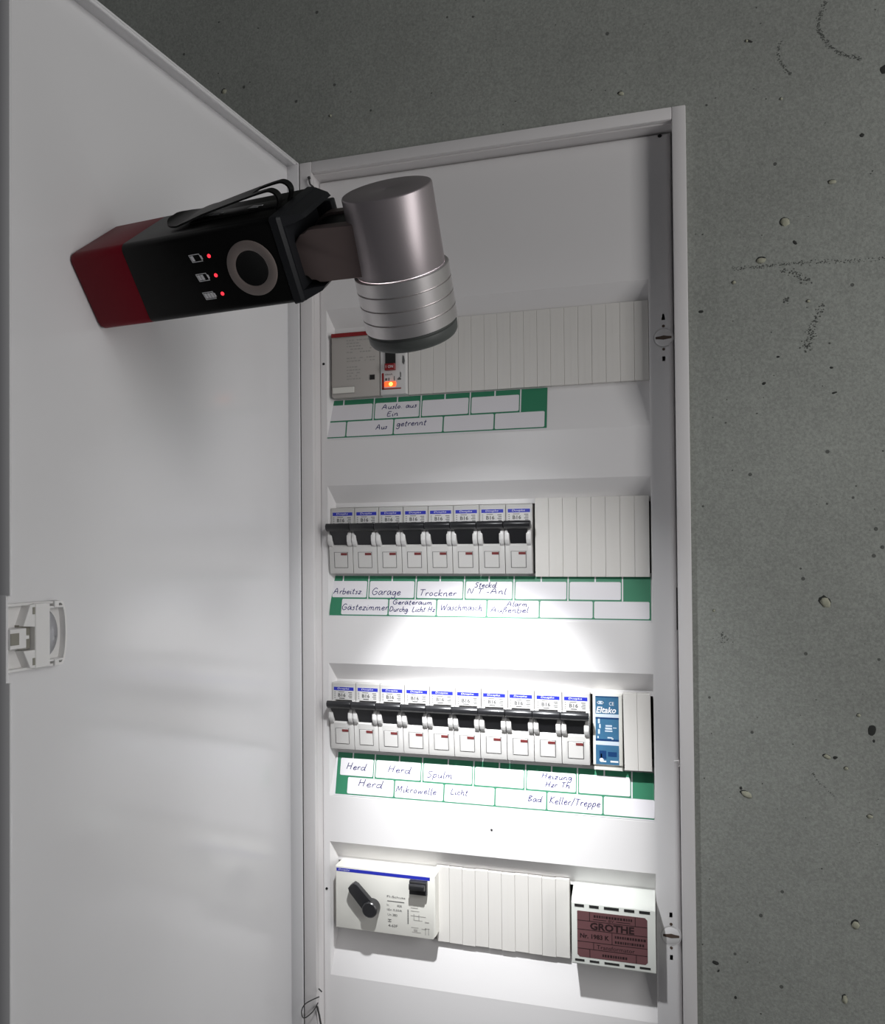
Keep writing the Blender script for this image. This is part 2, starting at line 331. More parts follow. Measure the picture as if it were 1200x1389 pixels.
# inner cover with four bevelled openings
bm = new(); YP, YI = .0141, .0222
OL, OR = .0143, .2325
IL, IR = .0176, .2322
XL, XR, CT, CB = .0105, .2442, .2655, ZB+.016
def q4(a, b, c, d): bm.faces.new([bm.verts.new(p) for p in (a, b, c, d)])
def rectY(x0, x1, z0, z1, y): q4((x0,y,z0),(x1,y,z0),(x1,y,z1),(x0,y,z1))
rectY(XL, OL, CB, CT, YP); rectY(OR, XR, CB, CT, YP)
zt = CT
for z in Z1: rectY(OL, OR, z, zt, YP); zt = z - .093
rectY(OL, OR, CB, zt, YP)
for z in Z1:
    zo, zb, it, ib = z, z-.093, z-.012, z-.0628
    q4((OL,YP,zo),(OR,YP,zo),(IR,YI,it),(IL,YI,it)); q4((OL,YP,zb),(OL,YP,zo),(IL,YI,it),(IL,YI,ib))
    q4((OR,YP,zo),(OR,YP,zb),(IR,YI,ib),(IR,YI,it)); q4((OR,YP,zb),(OL,YP,zb),(IL,YI,ib),(IR,YI,ib))
    ht, hb, hl, hr = z-.0152, z-.0620, IL+.0002, IR-.0002          # flat rim and hole
    rectY(IL, IR, ht, it, YI); rectY(IL, IR, ib, hb, YI); rectY(IL, hl, hb, ht, YI); rectY(hr, IR, hb, ht, YI)
    q4((hl,YI,ht),(hr,YI,ht),(hr,.032,ht),(hl,.032,ht)); q4((hl,YI,hb),(hr,YI,hb),(hr,.032,hb),(hl,.032,hb))
    q4((hl,YI,hb),(hl,YI,ht),(hl,.032,ht),(hl,.032,hb)); q4((hr,YI,hb),(hr,YI,ht),(hr,.032,ht),(hr,.032,hb))
# rolled outer rim falling back to the groove
for (dx, dy) in (((0, YP), (.0010, YP+.0003)), ((.0010, YP+.0003), (.0020, YP+.0012)), ((.0020, YP+.0012), (.0031, YP+.0034))):
    a, ya = dx; b, yb = dy
    q4((XR+a,ya,CB),(XR+b,yb,CB),(XR+b,yb,CT+b*.8),(XR+a,ya,CT+a*.8))
    a2, b2 = min(a, .0013), min(b, .0013)
    q4((XL-a2,ya,CB),(XL-b2,yb,CB),(XL-b2,yb,CT+b*.8),(XL-a2,ya,CT+a*.8))
    q4((XL-a2,ya,CT+a*.8),(XR+a,ya,CT+a*.8),(XR+b,yb,CT+b*.8),(XL-b2,yb,CT+b*.8))
bmesh.ops.remove_doubles(bm, verts=bm.verts[:], dist=1e-6)
cover = obj('inner_cover', bm, M_cover, board, smooth=False)
bm = new()
for z in Z1: box(bm, .0170, .2327, .0600, .0620, z-.064, z-.013)
obj('dark_backing', bm, M_void, board)  # black backing sheet, its colour stands in for shade in the gaps around devices
for z in (.1373, -.2372):                    # quarter-turn locks at the right edge of the cover
    f = lambda u, v, h, z=z: (.2412+u, YP+.0003-h, z+v)
    bm = new(); lathe(bm, [(0,.0004),(.0052,.0004),(.0055,.0002),(.0055,-.0008),(.0058,-.0008),(.0058,.0003),(.0060,.0003),(.0062,-.0002),(.0062,-.004)], f, 40)
    lk = obj('lock', bm, M_cover, cover)
    bm = new(); prism(bm, [(-.0048,-.0007),(-.0020,-.0010),(0,-.0013),(.002,-.0010),(.0048,-.0006),(.0048,.0007),(.002,.0010),(0,.0014),(-.002,.0010),(-.0048,.0007)], .0003, .00050, f)
    if z > 0: prism(bm, [(-.0012,.0112),(.0012,.0112),(.0005,.0150),(-.0005,.0150)], 0, .0003, f)
    else: prism(bm, [(-.0009,.0115),(.0009,.0115),(.0009,.0145),(-.0009,.0145)], 0, .0003, f)
    prism(bm, [(-.0009,-.0148),(.0009,-.0148),(.0009,-.0118),(-.0009,-.0118)], 0, .0003, f)
    for zz in (.0073, -.0073):
        lathe(bm, [(0,.0004),(.0009,.0004),(.0009,0)], lambda u, v, h, z=z, zz=zz: (.2412+u, YP+.0002-h, z+zz+v), 14)
    obj('lock_marking', bm, M_screw, cover)
for p in ((.0120,.1371),(.0118,-.2330)):
    bm = new(); lathe(bm, [(0,.0003),(.0009,.0003),(.0009,0)], lambda u, v, h, p=p: (p[0]+u, YP-h, p[1]+v), 14); obj('screw_hole', bm, M_void, cover)
bm = new(); lathe(bm, [(0,.0003),(.0007,.0003),(.0007,0)], lambda u, v, h: (.1290+u, YP-h, -.1815+v), 12)
obj('screw_hole', bm, M_void, cover)
bm = new(); box(bm, .2466, .2474, .0016, .0026, -.0455, -.0195); obj('catch_slot', bm, M_void, board)
bm = new(); tube(bm, [(.2445,.004,-.1262),(.2470,.001,-.1250),(.2472,.0005,-.1285)], .0007, 8); obj('catch_peg', bm, M_frame, board)
bm = new(); tube(bm, catmull([(.0120,-.002,-.3008),(.0070,-.004,-.303),(.0022,-.005,-.3063),(0,-.005,-.3117),(.0016,-.004,-.3159),(.0076,-.003,-.3110),(.0110,-.002,-.3050)], 6), .0004, 8)
tube(bm, [(.0103,-.002,-.3076),(.0115,-.001,-.314),(.0124,0,-.3215),(.0126,0,-.330)], .0007, 8); tube(bm, [(.0115,-.002,-.2954),(.0137,-.0015,-.2975)], .0005, 8)
obj('hinge_spring', bm, M_wire, board)
bm = new(); tube(bm, catmull([(.0081,-.002,.2645),(.0088,-.002,.2600),(.0112,-.0015,.2573),(.0106,-.001,.2520)], 5), .0006, 8); tube(bm, [(.0079,-.002,.2650),(.0083,-.002,.2636)], .0011, 8)
obj('hinge_pin', bm, M_wire, board)
bm = new(); lathe(bm, [(0,.0004),(.0010,.0004),(.0010,0)], lambda u, v, h: (.2405+u*1.3, .002-h+.012, .2655+v), 14); obj('corner_hole', bm, M_void, board)

# door with folded flanges
bm = new(); T = .0014; SL = .2595
def dbox(s0, s1, o0, o1, z0, z1, b=.0004):
    box(bm, s0, s1, o0, o1, z0, z1, b, 2)
dbox(.0005, SL, -.0104, -.0090, ZB, ZT, 0)
dbox(.0005, SL, -.0095, 0, ZT-T, ZT); dbox(.0005, SL, -.0095, 0, ZB, ZB+T)
dbox(SL-T, SL, -.0095, 0, -.0140, ZT-T); dbox(SL-T, SL, -.0095, 0, ZB+T, -.0515); dbox(SL-T, SL, -.0095, -.0022, -.0520, -.0135, .0002)
dbox(-.0001, .0016, -.0095, -.0001, ZB, ZT-.0003)
dbox(.004, SL-.001, -.0022, -.0004, ZT-.0028, ZT-.0002, .0006)
door = obj('door', bm, M_door, board, fn=lambda c: dp(c.x, c.y, c.z), angle=30)
# latch mounted on the free edge
fl = lambda s, z, o: dp(s, o, z)
def arc_end(s_in, s_out, zc, hz, bulge, n=12):
    return [(s_out, zc+hz), (s_in, zc+hz)] + [(s_in - bulge*math.sin(math.pi*k/n), zc + hz*math.cos(math.pi*k/n)) for k in range(1, n)] + [(s_in, zc-hz), (s_out, zc-hz)]
bm = new(); zc = -.0328
outer = arc_end(.2232, .2582, zc, .0150, .0032); inner = arc_end(.2240, .2575, zc, .0139, .0030)
n = len(outer)
for a0, a1 in ((-.0090, -.0052),):
    vo0 = [bm.verts.new(fl(s, z, a0)) for s, z in outer]; vo1 = [bm.verts.new(fl(s, z, a1)) for s, z in outer]
    vi1 = [bm.verts.new(fl(s, z, a1)) for s, z in inner]; vi0 = [bm.verts.new(fl(s, z, a0+.0004)) for s, z in inner]
    for i in range(n):
        j = (i+1) % n
        bm.faces.new((vo0[i], vo0[j], vo1[j], vo1[i])); bm.faces.new((vo1[i], vo1[j], vi1[j], vi1[i])); bm.faces.new((vi1[i], vi1[j], vi0[j], vi0[i]))
    bm.faces.new(vi0)
def lp(pts, o0, o1, bev=.0002): prism(bm, pts, o0, o1, fl, bev, 1)
lp([(.2328,zc-.0146),(.2418,zc-.0146),(.2418,zc+.0146),(.2328,zc+.0146)], -.0086, -.0030, .0004)
lp([(.2412,zc+.0146),(.2445,zc+.0140),(.2485,zc+.0048),(.2412,zc+.0040)], -.0086, -.0034)
lp([(.2412,zc-.0146),(.2445,zc-.0140),(.2485,zc-.0062),(.2412,zc-.0062)], -.0086, -.0034)
lp([(.2230,zc+.0118),(.2335,zc+.0118),(.2335,zc+.0128),(.2230,zc+.0128)], -.0086, -.0046)
lp([(.2230,zc-.0128),(.2335,zc-.0128),(.2335,zc-.0118),(.2230,zc-.0118)], -.0086, -.0046)
lp([(.2262,zc+.0120),(.2290,zc+.0120),(.2290,zc+.0150),(.2262,zc+.0150)], -.0086, -.0040)
lp([(.2262,zc-.0150),(.2290,zc-.0150),(.2290,zc-.0120),(.2262,zc-.0120)], -.0086, -.0040)
obj('latch', bm, M_latch, door)
bm = new(); lathe(bm, [(0,.0016),(.0050,.0014),(.0088,.0006),(.0098,0)], lambda u, v, h: fl(.2320 - abs(u)*.95 if True else 0, zc+v*1.18, -.0084+h), 40)
obj('latch_window', bm, M_latchw, door)
bm = new(); lp([(.2488,zc-.0046),(.2582,zc-.0046),(.2582,zc+.0042),(.2488,zc+.0042)], -.0086, -.0012, .0003); lp([(.2462,zc-.0008),(.2490,zc-.0008),(.2490,zc+.0008),(.2462,zc+.0008)], -.0086, -.0022)
obj('latch_tongue', bm, M_latch, door)
bm = new(); lp([(.2422,zc-.0056),(.2486,zc-.0056),(.2486,zc+.0052),(.2422,zc+.0052)], -.0086, -.0060, 0); lp([(.2532,zc-.0028),(.2580,zc-.0028),(.2580,zc+.0024),(.2532,zc+.0024)], -.0013, -.0010, 0)
lp([(.2418,zc+.0098),(.2432,zc+.0098),(.2432,zc+.0130),(.2418,zc+.0130)], -.0040, -.0032, 0); lp([(.2418,zc-.0130),(.2432,zc-.0130),(.2432,zc-.0098),(.2418,zc-.0098)], -.0040, -.0032, 0)
obj('latch_recess', bm, M_latchd, door)

# ================================================================== CIRCUIT BREAKERS
PW = .01775
def make_breaker():
    """origin: left, front plane y=0 of the label field, top edge z=0; body 17.75 x 46 mm"""
    t = thing('circuit_breaker', '', 'circuit breaker')
    g = .00022; W = PW
    bm = new()
    prof = [(.030,0),(0.0006,0),(0,-.0006),(0,-.0122),(-.0036,-.0150),(-.0040,-.0262),(-.0044,-.0275),(-.0030,-.0440),(-.0022,-.0462),(.030,-.0462)]
    prism(bm, prof, g, .0026, lambda u, v, h: (h, u, v)); prism(bm, prof, W-.0026, W-g, lambda u, v, h: (h, u, v))
    prism(bm, [(.030,0),(.0006,0),(0,-.0006),(0,-.0122),(.0030,-.0135),(.0030,-.0255),(-.0036,-.0262),(-.0044,-.0275),(-.0030,-.0440),(-.0022,-.0462),(.030,-.0462)], .0026, W-.0026, lambda u, v, h: (h, u, v))
    obj('body', bm, M_brk, t, angle=30)
    for s in (0, 1):                          # rounded cheeks beside the lever
        bm = new(); x0 = g if s == 0 else W-.0034
        pts = [(.002,-.0165),(-.0045,-.0162),(-.0070,-.0172),(-.0080,-.0195),(-.0080,-.0235),(-.0066,-.0262),(-.0040,-.0280),(.002,-.0280)]
        prism(bm, pts, x0, x0+.0034-g, lambda u, v, h: (h, u, v))
        bmesh.ops.bevel(bm, geom=bm.edges[:], offset=.0006, segments=2, affect='EDGES', profile=.5)
        obj('cheek', bm, M_brk2, t)
    bm = new()                                # lever: cross bar and tapering tongue
    prism(bm, [(-.0075,-.0118),(-.0112,-.0112),(-.0125,-.0130),(-.0120,-.0152),(-.0095,-.0168),(-.0060,-.0160)], .0001, W-.0001, lambda u, v, h: (h, u, v))
    bmesh.ops.bevel(bm, geom=bm.edges[:], offset=.0005, segments=2, affect='EDGES', profile=.5)
    fz = lambda u, v, h: (h, u, v)
    a = [bm.verts.new(p) for p in ((.0020,-.0100,-.0155),(W-.0020,-.0100,-.0155),(W-.0040,-.0040,-.0262),(.0040,-.0040,-.0262))]
    b = [bm.verts.new(p) for p in ((.0020,.003,-.0140),(W-.0020,.003,-.0140),(W-.0040,.003,-.0262),(.0040,.003,-.0262))]
    bm.faces.new(a); bm.faces.new(b[::-1])
    for i in range(4): bm.faces.new((a[i], a[(i+1) % 4], b[(i+1) % 4], b[i]))
    obj('lever', bm, M_lever, t)
    ft = lambda u, v, h: (u, -h, v)           # label field
    bm = new(); quad(bm, .0013, W-.0014, -.0120, -.0028, ft, 0, .00006); obj('type_label', bm, M_brk2, t, smooth=False)
    bm = new(); quad(bm, .0014, W-.0016, -.0056, -.0032, ft, 0, .0001); bp = obj('brand_stripe', bm, M_blue, t, smooth=False)
    bm = new(); text_mesh(bm, 'Doepke', .0042, -.0052, .0086, .0016, ft, .15, hgt=.00016); obj('brand_print', bm, M_white, t, smooth=False)
    bm = new(); text_mesh(bm, 'B16', .0046, -.0101, .0056, .0026, ft, bold=.03, hgt=.00012)
    for i in range(4): quad(bm, .0018, .0026, -.0072-i*.0013, -.0067-i*.0013, ft, .00006, .00012)
    quad(bm, .0055, .0095, -.0114, -.0108, ft, .00006, .00012); quad(bm, .0048, .0092, -.0068, -.0064, ft, .00006, .00012)
    for i in range(4): quad(bm, .0122+(i % 2)*.0006, .0150, -.0072-i*.0012, -.0067-i*.0012, ft, .00006, .00012)
    obj('rating_print', bm, M_print, t, smooth=False)
    # lower window frame (raised lid) and indicator
    fs = lambda u, v, h: (u, -.0044 + (-.0275-v)*(-.0014/.0165)*-1*-1 - h, v)
    def fs(u, v, h): k = (-.0275 - v)/.0165; return (u, -.0044 + .0014*k - h, v)
    bm = new(); prism(bm, [(.0042,-.0420),(W-.0042,-.0420),(W-.0042,-.0315),(.0042,-.0315)], 0, .0005, fs, .0002); obj('marker_lid', bm, M_brk, t)
    bm = new(); quad(bm, .0040, W-.0040, -.0423, -.0420, fs, 0, .0001); quad(bm, .0040, W-.0036, -.0315, -.0312, fs, 0, .0001); quad(bm, W-.0042, W-.0038, -.0423, -.0312, fs, 0, .0001); quad(bm, .0038, .0042, -.0423, -.0312, fs, 0, .0001)
    obj('lid_gap', bm, M_print, t, smooth=False)
    bm = new(); quad(bm, .0090, W-.0042, -.0335, -.0318, fs, .0004, .0007); obj('indicator', bm, M_darkred, t, smooth=False)
    return t
def dup(root, loc, label, group):
    r = root.copy(); C.objects.link(r); r.location = loc; r['label'] = label; r['group'] = group
    for ch in list(root.children):
        c = ch.copy(); C.objects.link(c); c.parent = r
    return r
proto = make_breaker()
ordn = ['first', 'second', 'third', 'fourth', 'fifth', 'sixth', 'seventh', 'eighth', 'ninth', 'tenth']
for row, cnt, nm, zt in ((1, 8, 'upper row of eight', Z1[1]-.0157), (2, 10, 'lower row of ten', Z1[2]-.0137)):
    for k in range(cnt):
        loc = (.0158 + PW*k, .0165, ZC + zt)
        place = 'leftmost' if k == 0 else ('rightmost' if k == cnt-1 else ordn[k] + ' from left')
        lab = 'white circuit breaker with black lever, %s in the %s' % (place, nm)
        grp = 'circuit breakers in the %s' % nm
        if row == 1 and k == 0:
            proto.location = loc; proto['label'] = lab; proto['group'] = grp
        else: dup(proto, loc, lab, grp)

# ================================================================== BLANKING STRIPS
def blank_strip(x0, x1, n, ztop, zbot, yf, label, jag=0., tilt=0.):
    t = thing('blanking_strip', label, 'blanking strip', (x0, yf, ZC+zbot), 'blanking strips covering the unused slots')
    w_ = (x1-x0)/n; first = None; h = ztop-zbot
    for i in range(n):
        if first is None:
            bm = new(); box(bm, .00006, w_-.00006, 0, .006, 0, h, .00018, 1)
            box(bm, w_*.5-.0001, w_*.5+.0001, -.00005, .001, .0015, h-.0015)
            first = obj('segment', bm, M_blank, t); o = first
        else:
            o = first.copy(); C.objects.link(o); o.parent = t
        o.location = (i*w_, random.uniform(-.00008, .00008), -jag*(i % 3)/2)
    if tilt: t.rotation_euler = (0, tilt, 0)
    return t
z = Z1[0]; blank_strip(.0732, .2322, 18, z-.0122, z-.0632, .0180, 'long cream blanking strip beside the red-striped device in the top row')
z = Z1[1]; blank_strip(.1590, .2312, 8, z-.0121, z-.0640, .0180, 'cream blanking strip right of the eight breakers')
z = Z1[2]; blank_strip(.2145, .2312, 2, z-.0125, z-.0612, .0125, 'short cream blanking piece, slightly skewed, right of the blue relay', tilt=-.012)
z = Z1[3]; blank_strip(.0900, .1788, 10, z-.0109, z-.0618, .0185, 'cream blanking strip with stepped lower edge between main switch and transformer', jag=.0005)

# ================================================================== LABEL STRIPS with pen writing
def label_fn(z1):
    y0, y1, z0, z2 = .0213, .0141, z1-.0636, z1-.0922
    L = math.hypot(y1-y0, z2-z0); ny, nz = (z2-z0)/L, -(y1-y0)/L      # outward normal (towards the room)
    def f(u, v, h):                            # u along x, v = distance down the slope (negative upward sense), h proud
        t = -v/L
        return (u, y0+(y1-y0)*t + ny*h, z0+(z2-z0)*t + nz*h)
    return f, L
def label_strip(z1, x0, x1, rowA, rowB, texts, lab, ticks, loc):
    f0, L = label_fn(z1); base = Vector((x0, .02, z1-.092))
    f = lambda u, v, h: tuple(Vector(f0(u, v, h)) - base)
    t = thing('label_strip', lab, 'label', (base.x, base.y, base.z+ZC), 'green and white circuit label strips')
    bm = new(); quad(bm, x0-.0012 if x0 > .017 else x0, x1, -L, 0, f, 0, .00012); obj('backing', bm, M_paper, t, smooth=False)
    bm = new(); quad(bm, x0, x1, -L+.0008, -.0002, f, .0001, .00022); g = obj('green_field', bm, M_green, t, smooth=False)
    fa = lambda u, v, h: f(u, v, h+.00022)
    va0, va1, vb0, vb1 = -.0040, -.0157, -.0168, -L+.0016
    def cell(a, b, v1, v0):
        bm = new(); r = .0006
        pts = [(a+r,v0),(b-r,v0),(b,v0+r),(b,v1-r),(b-r,v1),(a+r,v1),(a,v1-r),(a,v0+r)]
        prism(bm, pts, 0, .00006, fa); obj('cell', bm, M_paper, t, smooth=False)
    for a, b in rowA: cell(a+.0006, b-.0006, va0, va1)
    for a, b in rowB: cell(a, b, vb0, vb1)
    bm = new()
    for tk in ticks[0]: quad(bm, tk-.00045, tk+.00045, -.0040, -.0002, fa, 0, .00006)
    for tk in ticks[1]: quad(bm, tk-.0004, tk+.0004, -.0166, -.0002, fa, 0, .00008)
    obj('tick', bm, M_paper, t, smooth=False)
    for (s, x, v, w_, sz) in texts:
        bm = new(); handwrite(bm, s, x, v, w_, sz, fa); obj('handwriting', bm, M_ink, t, smooth=False)
    return t
e = .0008
def cells(bounds): return [(a+e*.6, b-e*.6) for a, b in zip(bounds, bounds[1:])]
p = .0345
bA = [.0137, .0475, .0816, .1161, .1503]
label_strip(Z1[0], .0137, .1679, cells(bA), cells([.0137,.0281,.0629,.0981,.1331,.1668]),
   [('Auslö. aus'.replace('ö','o'), .0535, -.0088, .0255, .0036), ('Ein', .0575, -.0143, .0085, .0036), ('Aus', .0500, -.0237, .0085, .0038), ('getrennt', .0650, -.0222, .0215, .0042)],
   'green and white label strip in the top opening with only a few dark pen words', ([.0247,.0645,.0985,.1330], bA[1:]), 0)
bA = [.0150, .0426, .0770, .1110, .1446, .1800, .2143]
label_strip(Z1[1], .0150, .2316, cells(bA), cells([.0233,.0582,.0924,.1269,.1617,.1962,.2312]),
   [('Arbeitsz.', .0168, -.0133, .0225, .0042), ('Garage', .0452, -.0138, .0215, .0052), ('Trockner', .0795, -.0140, .0265, .0045), ('Steckd.', .1180, -.0080, .0160, .0036), ('N.T.-Anl', .1130, -.0125, .0270, .0040),
    ('Gästezimmer', .0238, -.0245, .0345, .0045), ('Geräteraum', .0610, -.0203, .0285, .0034), ('Durchg. Licht Hz', .0590, -.0252, .0325, .0036), ('Waschmasch', .0950, -.0238, .0290, .0044), ('Alarm', .1400, -.0206, .0140, .0034), ('Außenbel.', .1292, -.0248, .0275, .0038)],
   'green and white label strip under the eight breakers, reading Arbeitsz. and Garage', ([.0235,.0597,.0940,.1278,.1625,.1972], bA[1:]), 0)
bA = [.0200, .0463, .0805, .1162, .1510, .1846, .2186]
label_strip(Z1[2], .0186, .2320, cells(bA), cells([.0268,.0614,.0964,.1312,.1652,.2008,.2328]),
   [('Herd', .0255, -.0115, .0145, .0046), ('Herd', .0560, -.0115, .0165, .0046), ('Spülm.', .0840, -.0130, .0200, .0046), ('Heizung', .1615, -.0082, .0200, .0036), ('Hzr Th', .1640, -.0135, .0160, .0036),
    ('Herd', .0350, -.0225, .0180, .0050), ('Mikrowelle', .0625, -.0242, .0290, .0044), ('Licht', .1010, -.0230, .0120, .0040), ('Bad', .1530, -.0235, .0090, .0040), ('Keller/Treppe', .1668, -.0238, .0325, .0046)],
   'green and white label strip under the ten breakers, reading Herd three times', ([.0300,.0640,.0985,.1335,.1680,.2015], bA[1:]), 0)

# ================================================================== RED-STRIPED PROTECTIVE DEVICE (top row)
z = Z1[0]; X0, X1, ZT1, ZB1, YF = .0176, .0728, z-.0172, z-.0630, .0150
t = thing('residual_current_device', 'grey protective switch with red top stripe and glowing orange lamp, in the top row', 'protective switch', (X0, YF, ZC+ZB1))
def local(base): return lambda u, v, h: (u-base[0], -h, v-base[1])
f = local((X0, ZB1))
bm = new(); prism(bm, [(X0+.0012,ZB1),(.0536,ZB1),(.0536,ZT1),(X0,ZT1),(X0,ZB1+.0012)], -.03, 0, f, .0006, 2); obj('body', bm, M_rccb, t)
bm = new(); prism(bm, [(.0540,ZB1),(X1,ZB1),(X1,ZT1),(.0540,ZT1)], -.03, .0008, f, .0006, 2); obj('breaker_module', bm, M_brk2, t)
bm = new(); quad(bm, X0+.0003, X1-.0006, ZT1-.0030, ZT1-.0003, f, .0007, .0011); obj('red_stripe', bm, M_red, t, smooth=False)
bm = new(); prism(bm, [(.0580,.1290),(.0652,.1290),(.0652,.1335),(.0580,.1335)], .0006, .0040, f, .0004); obj('toggle', bm, M_red, t)
bm = new(); prism(bm, [(.0580,.1335),(.0652,.1335),(.0652,.1425),(.0580,.1425)], .0006, .0022, f, .0002); obj('toggle_slot', bm, M_void, t)
bm = new(); text_mesh(bm, '1 ON', .0590, .1302, .0052, .0020, f, hgt=.0041); obj('toggle_print', bm, M_white, t, smooth=False)
bm = new(); quad(bm, .0552, .0566, .1160, .1275, f, .0008, .0010); quad(bm, .0552, .0690, .1160, .1168, f, .0008, .0010); obj('red_print', bm, M_red, t, smooth=False)
bm = new(); prism(bm, [(.0572,.1178),(.0650,.1178),(.0654,.1188),(.0654,.1206),(.0648,.1214),(.0574,.1214),(.0570,.1205),(.0570,.1186)], .0008, .0016, f, .0003); obj('indicator_lamp', bm, M_orange, t)
bm = new(); lathe(bm, [(0,.0010),(.0009,.0007),(.0014,0)], lambda u, v, h: f(.0618+u, .1195+v, h+.0016), 16); obj('lamp_filament', bm, M_yellow, t)
bm = new(); prism(bm, [(.0462,.1238),(.0497,.1238),(.0497,.1272),(.0462,.1272)], -.001, .0006, f, .0002); obj('test_button', bm, M_void, t)
bm = new(); prism(bm, [(X0+.0008,.1155),(.0345,.1155),(.0345,.1198),(X0+.0008,.1198)], 0, .0005, f, .0002); obj('marker_field', bm, M_cream, t)
bm = new()
for (a, b, zz) in ((X0+.0008,.0350,.1153),(X0+.0008,.0350,.1199)): quad(bm, a, b, zz-.0002, zz+.0002, f, 0, .0006)
rn = random.Random(3)
for r_ in range(14):
    zz = .1525 - r_*.0021
    if r_ in (5, 8): continue
    x = .0290
    while x < (.0500 if r_ < 9 else .0390):
        w_ = rn.uniform(.0008, .0024)
        if rn.random() < .62: quad(bm, x, x+w_, zz-.0004, zz+.0004, f, 0, .00008)
        x += w_+.0006
obj('small_print', bm, M_printl, t, smooth=False)
bm = new(); text_mesh(bm, '10mA', .0575, .1258, .0055, .0012, f, hgt=.0010)
for (a, b, c_, d) in ((.0576,.0590,.1222,.1238),(.0600,.0606,.1220,.1240),(.0640,.0644,.1218,.1250),(.0665,.0690,.1222,.1232),(.0672,.0684,.1232,.1240),(.0684,.0690,.1240,.1275)): quad(bm, a, b, c_, d, f, .0008, .0010)
prism(bm, [(.0700,.1340),(.0712,.1325),(.0718,.1350),(.0712,.1385),(.0702,.1390)], .0008, .0010, f)
obj('symbol_print', bm, M_print, t, smooth=False)

# ================================================================== BLUE RELAY (row of ten)
X0, X1, ZT1, ZB1, YF = .1951, .2134, Z1[2]-.0142, Z1[2]-.0628, .0146
t = thing('relay', 'slim relay with blue printed face at the right end of the ten breakers', 'relay', (X0, YF, ZC+ZB1)); f = local((X0, ZB1))
bm = new(); prism(bm, [(X0,ZB1+.0035),(X1,ZB1+.0035),(X1,ZT1),(X0,ZT1)], -.03, 0, f, .0004, 2); prism(bm, [(X0+.0005,ZB1),(X1-.0002,ZB1),(X1-.0002,ZB1+.0034),(X0+.0005,ZB1+.0034)], -.03, -.0012, f, .0003); obj('body', bm, M_cream, t)
a, b = X0+.0017, X1-.0022; H = ZT1-ZB1
bm = new(); quad(bm, a, b, ZB1+.0040, ZT1-.0010, f, 0, .00008); obj('blue_face', bm, M_relay, t, smooth=False)
f2 = lambda u, v, h: f(u, v, h+.00008)
bm = new()
for (s0, s1, z0, z1_) in ((.0,.0,0,0),): pass
quad(bm, a, b, ZT1-.0145, ZT1-.0124, f2); quad(bm, a, b, ZT1-.0322, ZT1-.0297, f2)
for (xx, zz, ww, hh) in ((.0010,-.0062,.0042,.0006),(.0010,-.0048,.0042,.0006),(.0010,-.0062,.0006,.0020),(.0046,-.0062,.0006,.0020),(.0024,-.0055,.0014,.0007),(.0015,-.0185,.0012,.0032),(.0022,-.0215,.0010,.0026),(.0015,-.0252,.0012,.0030),(.0011,-.0280,.0008,.0014),(.0062,-.0204,.0040,.0010),(.0060,-.0222,.0042,.0012),(.0058,-.0236,.0046,.0008),(.0108,-.0213,.0022,.0005),(.0073,-.0278,.0030,.0008),(.0098,-.0288,.0012,.0012)):
    quad(bm, a+xx, a+xx+ww, ZT1+zz, ZT1+zz+hh, f2)
obj('pale_print', bm, M_relayl, t, smooth=False)
bm = new(); quad(bm, a+.0022, a+.0065, ZB1+.0076, ZB1+.0128, f2); quad(bm, a+.0075, a+.0130, ZB1+.0092, ZB1+.0122, f2); quad(bm, a, b, ZT1-.0297, ZT1-.0284, f2); quad(bm, a, b, ZT1-.0018, ZT1-.0012, f2); quad(bm, a, b, ZT1-.0156, ZT1-.0146, f2); obj('dark_print', bm, M_relayd, t, smooth=False)
bm = new(); text_mesh(bm, 'Eltako', a+.0004, ZT1-.0118, .0124, .0040, f2, .25, bold=.02, hgt=.0001); text_mesh(bm, 'CE', a+.0085, ZT1-.0068, .0030, .0022, f2, hgt=.0001)
lathe(bm, [(0,.0001),(.0013,.0001)], lambda u, v, h: f2(a+.0035+u, ZB1+.0068+v, h), 14); quad(bm, a+.0030, a+.0038, ZB1+.0076, ZB1+.0108, f2); quad(bm, a+.0040, a+.0064, ZB1+.0056, ZB1+.0064, f2); quad(bm, a+.0090, a+.0138, ZB1+.0056, ZB1+.0066, f2)
obj('white_print', bm, M_white, t, smooth=False)

# ================================================================== MAIN SWITCH (bottom row)
X0, X1, ZT1, ZB1, YF = .0205, .0916, -.2136, -.2566, .0085
t = thing('main_switch', 'cream main switch with black rotary lever and long blue stripe, bottom row', 'switch', (X0, YF, ZC+ZB1)); f = local((X0, ZB1))
bm = new(); prism(bm, [(X0,ZB1),(X1-.0018,ZB1),(X1,ZB1+.0022),(X1,ZT1-.0005),(X0,ZT1-.0005)], -.035, 0, f, .0005, 2)
obj('body', bm, M_cream, t)
f2 = lambda u, v, h: f(u, v, h+.0001)
bm = new(); quad(bm, X0+.0008, X1-.0036, ZT1-.0040, ZT1-.0018, f, 0, .0001); obj('blue_stripe', bm, M_blue, t, smooth=False)
bm = new(); text_mesh(bm, 'Doepke', X0+.0024, ZT1-.0036, .0080, .0014, f2, .15, hgt=.0001); obj('brand_print', bm, M_white, t, smooth=False)
px_, pz_ = X0+.0268, -.2392                   # pivot of the rotary lever
bm = new(); lathe(bm, [(0,.0075),(.0046,.0075),(.0053,.0068),(.0057,0)], lambda u, v, h: f(px_+u, pz_+v, h), 40); obj('knob', bm, M_lever, t)
bm = new(); ang = math.atan2(.0150, -.0140); c, s = math.cos(ang), math.sin(ang)
def fa(u, v, h): return f(px_ + u*c - v*s, pz_ + u*s + v*c, h)
